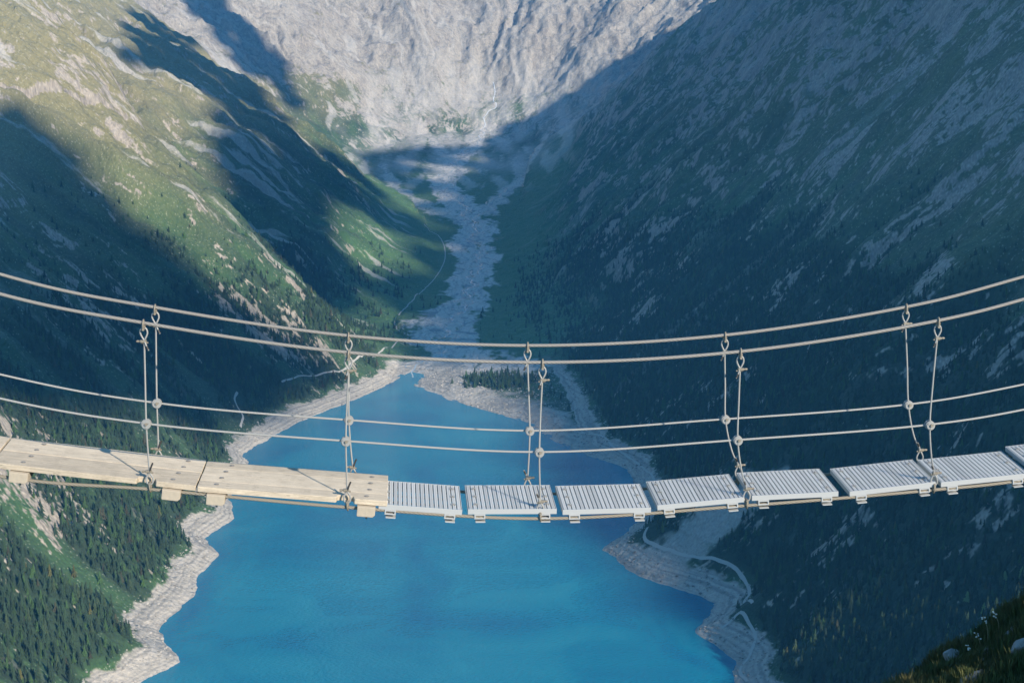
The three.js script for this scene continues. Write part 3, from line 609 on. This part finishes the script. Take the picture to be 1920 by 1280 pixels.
  for (const [z, side] of [[0, 'near'], [-W, 'far']]) {
    part('handrail_cable', rope(HAND.map(([x, y]) => V(x, y, z)), 0.0115, 6, 0.2, 0.012), steel, bridge, `thick twisted steel handrail cable on the ${side} side`);
    part('guard_cable', rope(GUARD.map(([x, y]) => V(x, y, z)), 0.0074, 6, 0.14, 0.014), zinc, bridge, `thin steel cable at knee height on the ${side} side`);
    part('deck_cable', rope(LOW.map(([x, y]) => V(x, y, z)), 0.0115, 6, 0.2, 0.012), brass, bridge, `weathered steel cable carrying the deck on the ${side} side`);
  }
  // hangers: rope with a thimble loop at both ends, wire clips, a round clamp where it crosses the guard cable
  const loopPts = (x, y, s, z) => [V(x, y - s * 0.102, z), V(x + 0.013, y - s * 0.08, z + 0.002), V(x + 0.024, y - s * 0.05, z), V(x + 0.017, y - s * 0.022, z), V(x, y - s * 0.012, z), V(x - 0.017, y - s * 0.022, z), V(x - 0.024, y - s * 0.05, z), V(x - 0.013, y - s * 0.08, z - 0.002), V(x, y - s * 0.102, z)];
  function endFitting(h, x, y, s, z, side) {                              // s = 1 hangs below a cable, -1 stands above one
    const parts = [tube([V(x - 0.002, y - s * 0.045, z + 0.019), V(x, y, z + 0.021), V(x + 0.002, y + s * 0.021, z), V(x, y, z - 0.021), V(x - 0.002, y - s * 0.045, z - 0.019)], 0.0062, 20), cyl(0.0085, 0.056, x, y - s * 0.043 - BY, z, 'z'), box(0.026, 0.016, 0.03, x, y - s * 0.022 - BY, z)];
    part('shackle', mergeGeometries(parts.map((g) => g.index ? g.toNonIndexed() : g)), brass, h);
    part('rope_loop', tube(loopPts(x, y - s * 0.02, s, z), 0.0062, 40, 8), zinc, h);
    const yc = y - s * 0.128;
    part('wire_clip', mergeGeometries([box(0.042, 0.017, 0.026, x + side * 0.006, yc - BY, z), cyl(0.0065, 0.05, x + side * 0.028, yc - BY, z, 'x'), cyl(0.009, 0.012, x + side * 0.042, yc - BY, z, 'x', 6), cyl(0.006, 0.045, x - side * 0.004, yc - 0.011 - BY, z, 'x')].map((g) => g.index ? g.toNonIndexed() : g)), brass, h);
    part('rope_tail', tube([V(x - side * 0.004, yc, z + 0.008), V(x - side * 0.014, yc - s * 0.03, z + 0.01), V(x - side * 0.028, yc - s * 0.062, z + 0.012)], 0.006, 10), s < 0 && side < 0 ? dark : zinc, h, s < 0 && side < 0 ? 'rope end bound with black tape' : undefined);
    if (!(s < 0 && side < 0)) part('tape', tube([V(x - side * 0.0145, yc - s * 0.032, z + 0.01), V(x - side * 0.0265, yc - s * 0.059, z + 0.012)], 0.0072, 4), dark, h);
  }
  const NEAR = [[-2.52, -1.884, -2.534, -2.592, -2.531, -3.062], [-1.135, -2.114, -1.167, -2.745, -1.167, -3.23], [0.213, -2.205, 0.193, -2.854, 0.203, -3.348], [1.619, -2.151, 1.616, -2.796, 1.698, -3.288], [3.038, -1.949, 3.017, -2.712, 3.077, -3.203]];
  const FAR = [[-2.534, -1.883, -2.553, -2.59, -2.562, -3.062], [-1.154, -2.11, -1.164, -2.745, -1.143, -3.233], [0.159, -2.203, 0.176, -2.853, 0.161, -3.347], [1.636, -2.149, 1.656, -2.795, 1.77, -3.284], [3.006, -1.954, 3.061, -2.708, 3.178, -3.196]];
  const spotNames = ['by the long timber panel', 'by the end of the timber deck', 'by the second metal panel', 'by the fourth metal panel', 'by the sixth metal panel'];
  for (const [list, z, side] of [[NEAR, 0, 'near'], [FAR, -W, 'far']]) list.forEach(([x0, y0, x1, y1, x2, y2], i) => {
    const h = new THREE.Group(); h.name = 'hanger'; h.userData.label = `wire rope hanger on the ${side} side ${spotNames[i]}`; bridge.add(h);
    const lean = i < 2 ? -1 : 1;
    part('rope', rope([V(x0, y0 - 0.118, z), V(mix(x0, x1, 0.6), mix(y0, y1, 0.6), z), V(x1, y1, z + 0.012), V(mix(x1, x2, 0.5), mix(y1, y2, 0.5), z + 0.004), V(x2, y2 + 0.12, z)], 0.0062, 6, 0.07, 0.011), zinc, h);
    endFitting(h, x0, y0, 1, z, i < 1 ? -1 : 1); endFitting(h, x2, y2, -1, z, lean);
    const d = part('clamp_disc', mergeGeometries([cyl(0.034, 0.012, x1, y1 - BY, z + 0.022, 'z', 28), cyl(0.034, 0.012, x1, y1 - BY, z - 0.006, 'z', 28), cyl(0.028, 0.008, x1, y1 - BY, z + 0.031, 'z', 24)]), zinc, h);
    const b = part('bolt', mergeGeometries([cyl(0.011, 0.014, x1 + 0.004, y1 + 0.004 - BY, z + 0.04, 'z', 6), cyl(0.005, 0.05, x1 + 0.004, y1 + 0.004 - BY, z + 0.02, 'z', 8)]), brass, h);
    for (const k of [0, 1, 2]) part('rivet', cyl(0.0035, 0.004, x1 + 0.02 * Math.cos(k * 2.1 + 0.4), y1 + 0.02 * Math.sin(k * 2.1 + 0.4) - BY, z + 0.036, 'z', 8), steel, h);
  });
  // timber deck: boards on squared beams that sit on the cables
  const beamEnd = [[-0.060, -0.026], [-0.056, -0.030], [0.046, -0.030], [0.060, -0.016], [0.060, 0.036], [-0.060, 0.036]];
  const TIMBER = [[-4.95, -3.605, -2.60, -2.838, [], [-4.7, -3.85], 'timber deck panel of pale boards running out over the steep slope'], [-3.592, -2.215, -2.840, -3.042, [[-2.605, -2.475]], [-3.40, -2.36], 'long timber deck panel with a rounded notch for a hanger'], [-2.205, -0.885, -3.045, -3.188, [[-1.235, -1.11]], [-2.07, -1.02], 'timber deck panel meeting the first metal panel']];
  for (const [s0, s1, y0, y1, notch, beams, label] of TIMBER) {
    const o = new THREE.Group(); o.name = 'timber_panel'; o.userData.label = label; bridge.add(o);
    const L = Math.hypot(s1 - s0, y1 - y0); o.position.set(s0, y0 - BY, 0.02); o.rotation.set(0.035, 0, Math.atan2(y1 - y0, s1 - s0));
    const w = 0.136, gap = 0.0075;
    for (let k = 0; k < 4; k++) {
      const za = k * (w + gap), s = new THREE.Shape(), e0 = rr(0, 0.006), e1 = L - rr(0, 0.008), r = 0.012;
      s.moveTo(e0, za + r * 0.3); s.lineTo(e0 + r * 0.3, za);
      if (k === 0) for (const [a, b] of notch) { const p = a - s0, q = b - s0, dp = 0.052; s.lineTo(p - 0.012, za); s.quadraticCurveTo(p, za, p, za + 0.02); s.quadraticCurveTo(p, za + dp, p + 0.03, za + dp); s.lineTo(q - 0.02, za + dp); s.quadraticCurveTo(q, za + dp, q, za + 0.02); s.quadraticCurveTo(q, za, q + 0.012, za); }
      s.lineTo(e1 - r * 0.3, za); s.lineTo(e1, za + r * 0.3); s.lineTo(e1, za + w - r * 0.3); s.lineTo(e1 - r * 0.3, za + w); s.lineTo(e0 + r * 0.3, za + w); s.lineTo(e0, za + w - r * 0.3);
      const g = new THREE.ExtrudeGeometry(s, { depth: 0.034, bevelEnabled: true, bevelSize: 0.003, bevelThickness: 0.003, bevelSegments: 2, curveSegments: 6 });
      const uv = g.attributes.uv, du = rr(0, 9), dv = rr(0, 9); for (let i = 0; i < uv.count; i++) uv.setXY(i, uv.getX(i) + du, uv.getY(i) + dv);
      g.rotateX(-Math.PI / 2); g.translate(0, -0.037 + rr(-0.002, 0.002), 0);
      part('board', g, woods[Math.floor(rnd() * 4)], o);
      for (const b of beams) { const x = b - s0 + rr(-0.012, 0.012) + (b < (s0 + s1) / 2 ? 0.015 * k : 0.012 * k); part('bolt', mergeGeometries([cyl(0.017, 0.002, x, 0.0032, -(za + w / 2), 'y', 16), cyl(0.009, 0.006, x, 0.004, -(za + w / 2), 'y', 6)]), steel, o); }
    }
    for (const b of beams) {
      const g = new THREE.ExtrudeGeometry(new THREE.Shape(beamEnd.map(([x, y]) => new THREE.Vector2(x, y))), { depth: 0.66, bevelEnabled: true, bevelSize: 0.004, bevelThickness: 0.004, bevelSegments: 2 });
      g.translate(b - s0, -0.040 - 0.045, -0.632); part('cross_beam', g, endWood, o);
      for (const z of [-0.02, -0.6]) part('clamp_plate', mergeGeometries([box(0.085, 0.008, 0.045, b - s0, -0.123, z), cyl(0.008, 0.03, b - s0 + 0.006, -0.133, z, 'y', 6).toNonIndexed()]), steel, o);
    }
  }
  // metal deck: trays of ribbed grating on clips
  const METAL = [[-0.945, -0.355, -3.207, -3.268], [-0.315, 0.32, -3.262, -3.275], [0.362, 1.0, -3.283, -3.282], [1.045, 1.675, -3.266, -3.220], [1.733, 2.368, -3.212, -3.194], [2.45, 3.085, -3.197, -3.137], [3.125, 3.78, -3.143, -3.087], [3.805, 4.46, -3.052, -2.985], [4.5, 5.15, -2.96, -2.85]];
  const DEEP = 0.50, tooth = new THREE.ConeGeometry(0.0055, 0.005, 5); tooth.deleteAttribute('uv');
  const slatGeo = (() => {
    const s = new THREE.Shape(); s.moveTo(-0.0118, -0.014); s.lineTo(-0.0118, -0.002); s.lineTo(-0.0085, 0); s.lineTo(0.0085, 0); s.lineTo(0.0118, -0.002); s.lineTo(0.0118, -0.014); s.lineTo(0.0098, -0.014); s.lineTo(0.0098, -0.003); s.lineTo(-0.0098, -0.003); s.lineTo(-0.0098, -0.014);
    const g = new THREE.ExtrudeGeometry(s, { depth: DEEP - 0.012, bevelEnabled: false }); g.translate(0, 0, -DEEP + 0.006); g.deleteAttribute('uv');
    const list = [g];
    for (let k = 0; k < 17; k++) for (const e of [-1, 1]) { const t = tooth.toNonIndexed(); t.translate(e * 0.0062, 0.0022, -0.03 - k * 0.0273 - (e > 0 ? 0.0137 : 0)); list.push(t); }
    return mergeGeometries(list);
  })();
  const bracketShape = new THREE.Shape(); bracketShape.moveTo(-0.038, -0.016); bracketShape.lineTo(0.038, -0.016); bracketShape.lineTo(0.038, 0.016); bracketShape.lineTo(-0.038, 0.016);
  const hole = new THREE.Path(); hole.moveTo(-0.031, -0.010); hole.lineTo(-0.031, 0.010); hole.lineTo(0.031, 0.010); hole.lineTo(0.031, -0.010); bracketShape.holes.push(hole);
  const bracketGeo = new THREE.ExtrudeGeometry(bracketShape, { depth: 0.05, bevelEnabled: true, bevelSize: 0.0015, bevelThickness: 0.0015, bevelSegments: 1 });
  const order = ['first', 'second', 'third', 'fourth', 'fifth', 'sixth', 'seventh', 'eighth', 'ninth'];
  METAL.forEach(([s0, s1, y0, y1], i) => {
    const o = new THREE.Group(); o.name = 'grating_panel'; o.userData.label = `galvanised ribbed grating panel, ${order[i]} after the timber deck`; bridge.add(o);
    const L = Math.hypot(s1 - s0, y1 - y0); o.position.set(s0, y0 - BY, 0.012); o.rotation.set(0.05, 0, Math.atan2(y1 - y0, s1 - s0));
    part('side_lip', box(L, 0.038, 0.006, L / 2, -0.0195, -0.003), grate, o); part('side_lip', box(L, 0.038, 0.006, L / 2, -0.0195, -DEEP + 0.003), grate, o);
    part('end_lip', box(0.005, 0.036, DEEP - 0.014, 0.0025, -0.0195, -DEEP / 2), grate, o); part('end_lip', box(0.005, 0.036, DEEP - 0.014, L - 0.0025, -0.0195, -DEEP / 2), grate, o);
    const n = Math.round((L - 0.012) / 0.0315), p = (L - 0.012) / n;
    for (let k = 0; k < n; k++) { const m = part('slat', slatGeo, grates[Math.floor(rnd() * 3)], o); m.position.set(0.006 + (k + 0.5) * p, -0.001, 0); m.scale.x = p / 0.0315 * 1.1; }
    for (const z of [-0.12, -0.25, -0.38]) part('bearing_bar', box(L - 0.012, 0.018, 0.005, L / 2, -0.0245, z), grate, o);
    for (const x of [0.085, L - 0.085]) for (const z of [-0.045, -DEEP + 0.003]) {
      const b = part('clip', bracketGeo, grate, o); b.position.set(x, -0.0565, z);
      part('clip_plate', box(0.07, 0.007, 0.05, x + 0.006, -0.097, z + 0.025), grate, o);
    }
    for (const x of [0.06, L - 0.06]) for (const z of [-0.09, -0.25, -0.41]) { const b = part('hold_down', mergeGeometries([box(0.034, 0.003, 0.02, x, 0.006, z), cyl(0.007, 0.005, x, 0.0095, z, 'y', 6).toNonIndexed()]), zinc, o); }
  });
  put(bridge, 'hanging_footbridge', 'narrow wire rope footbridge with timber and metal deck hanging high above the lake', 'footbridge');
}
// ------------------------------------------------------------------ clouds over the valley, above the frame: their shadows lie on the left side
{
  const puff = new THREE.IcosahedronGeometry(1, 1);
  const white = std(col(0.85, 0.86, 0.88), 1);
  // each cloud is a heap of puffs; the pairs are the places on the ground (x, z) that lie under its shade, the number is a puff's size
  const SHADED = [
    [68, [[-640, -3010], [-710, -3095], [-800, -3200], [-900, -3290], [-1010, -3390], [-560, -2960], [-490, -2900], [-590, -3090], [-700, -3220], [-820, -3340], [-1100, -3480], [-1200, -4825], [-1220, -5070], [-1095, -4395], [-1145, -4760], [-1160, -4995], [-1035, -4140], [-1045, -4490], [-1070, -4770], [-1075, -4980], [-980, -3910], [-965, -4145], [-985, -4380], [-980, -4535], [-990, -4775], [-945, -4045], [-930, -4290], [-890, -4105], [-860, -4300], [-870, -4550], [-865, -4730], [-830, -4155], [-805, -4625], [-780, -4270], [-785, -4500], [-735, -3830], [-750, -4080], [-710, -4270], [-710, -4500], [-685, -4105], [-665, -4215], [-640, -4295], [-705, -3650], [-655, -3730], [-650, -3905], [-615, -4130], [-685, -3545], [-600, -3785], [-605, -4050], [-560, -4215], [-550, -4465], [-610, -3650], [-540, -4075], [-480, -4505], [-610, -3465], [-530, -3730], [-525, -3940], [-470, -4085], [-455, -4275], [-620, -3360], [-535, -3565], [-470, -3795], [-465, -4005], [-395, -4405], [-545, -3410], [-485, -3645], [-395, -4035], [-375, -4190], [-580, -3260], [-530, -3325], [-465, -3500], [-310, -4290], [-450, -3355], [-295, -4080], [-515, -3200], [-465, -3275], [-225, -4140], [-240, -3795], [-215, -3910], [-450, -3140], [-405, -3210], [-360, -3315], [-415, -3065], [-280, -3430], [-225, -3545], [-370, -3160], [-275, -3330]]],
    [76, [[-330, -5060], [-120, -5120], [0, -5020], [-130, -5350], [-50, -5480], [-310, -5620], [-150, -5640], [20, -5300], [-470, -5250], [-520, -5480], [-170, -2930], [-80, -2900], [-120, -2800], [-90, -3080], [-100, -3250], [-120, -3550], [-110, -3800], [-90, -4050], [-90, -4450], [-60, -4780], [-230, -3900], [-180, -3700], [-150, -4200], [-250, -4200], [-150, -3400], [-230, -3250], [-180, -3000], [-200, -4450], [-280, -4650], [-180, -4700], [-330, -4900], [-240, -5000], [-420, -5120], [-330, -5250], [-450, -5380], [-340, -5480], [-240, -5400], [-230, -5560], [-420, -5540]]],
    [58, [[-905, -2555], [-850, -2575], [-885, -2480], [-790, -2590], [-855, -2400], [-830, -2500], [-810, -2440], [-765, -2510], [-835, -2335], [-795, -2385], [-705, -2515], [-800, -2225], [-745, -2435], [-795, -2295], [-750, -2335], [-695, -2410], [-660, -2470], [-775, -2155], [-755, -2255], [-690, -2340], [-600, -2485], [-730, -2180], [-640, -2380], [-735, -2025], [-745, -2100], [-705, -2275], [-685, -2205], [-585, -2410], [-690, -2095], [-650, -2300], [-605, -2350], [-530, -2450], [-705, -1945], [-665, -2010], [-645, -2160], [-620, -2235], [-550, -2380], [-635, -2080], [-495, -2415], [-455, -2465], [-690, -1890], [-645, -1940], [-615, -2015], [-575, -2295], [-595, -2185], [-525, -2330], [-550, -2235], [-445, -2400], [-405, -2460], [-655, -1785], [-645, -1860], [-595, -1940], [-560, -2005], [-575, -2105], [-500, -2285], [-450, -2340], [-345, -2485], [-630, -1715], [-545, -2145], [-500, -2215], [-395, -2390], [-605, -1810], [-575, -1875], [-545, -1940], [-515, -2030], [-450, -2245], [-415, -2305], [-490, -2100], [-475, -2160]]],
    [46, [[-885, -2615], [-860, -2545], [-830, -2590], [-785, -2600], [-845, -2480], [-810, -2520], [-825, -2415], [-750, -2560], [-785, -2435], [-755, -2490], [-695, -2515], [-735, -2410], [-700, -2450], [-690, -2405]]],
    [68, [[-640, -3010], [-710, -3095], [-800, -3200], [-900, -3290], [-1010, -3390], [-560, -2960], [-490, -2900], [-590, -3090], [-700, -3220], [-820, -3340], [-1100, -3480], [-1295, -6025], [-1205, -6095], [-1230, -5940], [-1140, -6010], [-1170, -5900], [-1085, -5985], [-1105, -5805], [-1030, -5955], [-1020, -5880], [-995, -5730], [-965, -5845], [-930, -5925], [-915, -5815], [-850, -5720]]],
  ];
  const over = [];                                                      // the broad cloud that keeps the far bank in shade
  for (let z = -1400; z > -3500; z -= 78) for (let x = 60; x < 900; x += 78) if (signed(FLAT, x, z) > 34 && x < 0.36 * -z + 60) over.push([x + rr(-14, 14), z + rr(-14, 14)]);
  SHADED.push([66, over]);
  for (const [size, own] of SHADED) {
    const parts = [], spots = [...own];
    if (own.length < 95) own.forEach((a, i) => own.forEach((b, j) => { const d = Math.hypot(a[0] - b[0], a[1] - b[1]); if (j > i && d > 60 && d < 140) spots.push([(a[0] + b[0]) / 2, (a[1] + b[1]) / 2]); }));
    spots.forEach(([gx, gz], i) => {
      const gy = ground(gx, gz).h, c = new THREE.Vector3(gx, gy, gz).addScaledVector(SUN, (1350 - gy) / SUN.y);
      for (let q = 0; q < 2; q++) {
        const s = size * (q ? rr(0.25, 0.6) : rr(0.85, 1.1)), g = puff.clone(), p = g.attributes.position, a = rnd() * 6.283, o = q ? size * rr(0.5, 1.1) : 0;
        for (let k = 0; k < p.count; k++) { const x = p.getX(k), y = p.getY(k), z = p.getZ(k), f = 1 + 0.22 * noise(x * 2 + i + q, z * 2 + y * 1.7); p.setXYZ(k, x * f, y * f * 0.6, z * f); }
        g.scale(s, s, s); g.translate(c.x + Math.cos(a) * o, c.y + rr(-6, 6), c.z + Math.sin(a) * o);
        parts.push(g);
      }
    });
    put(new THREE.Mesh(mergeGeometries(parts), white), 'cloud', 'white fair-weather cloud drifting above the valley', null, null, 'structure');
  }
}
renderer.render(scene, camera);
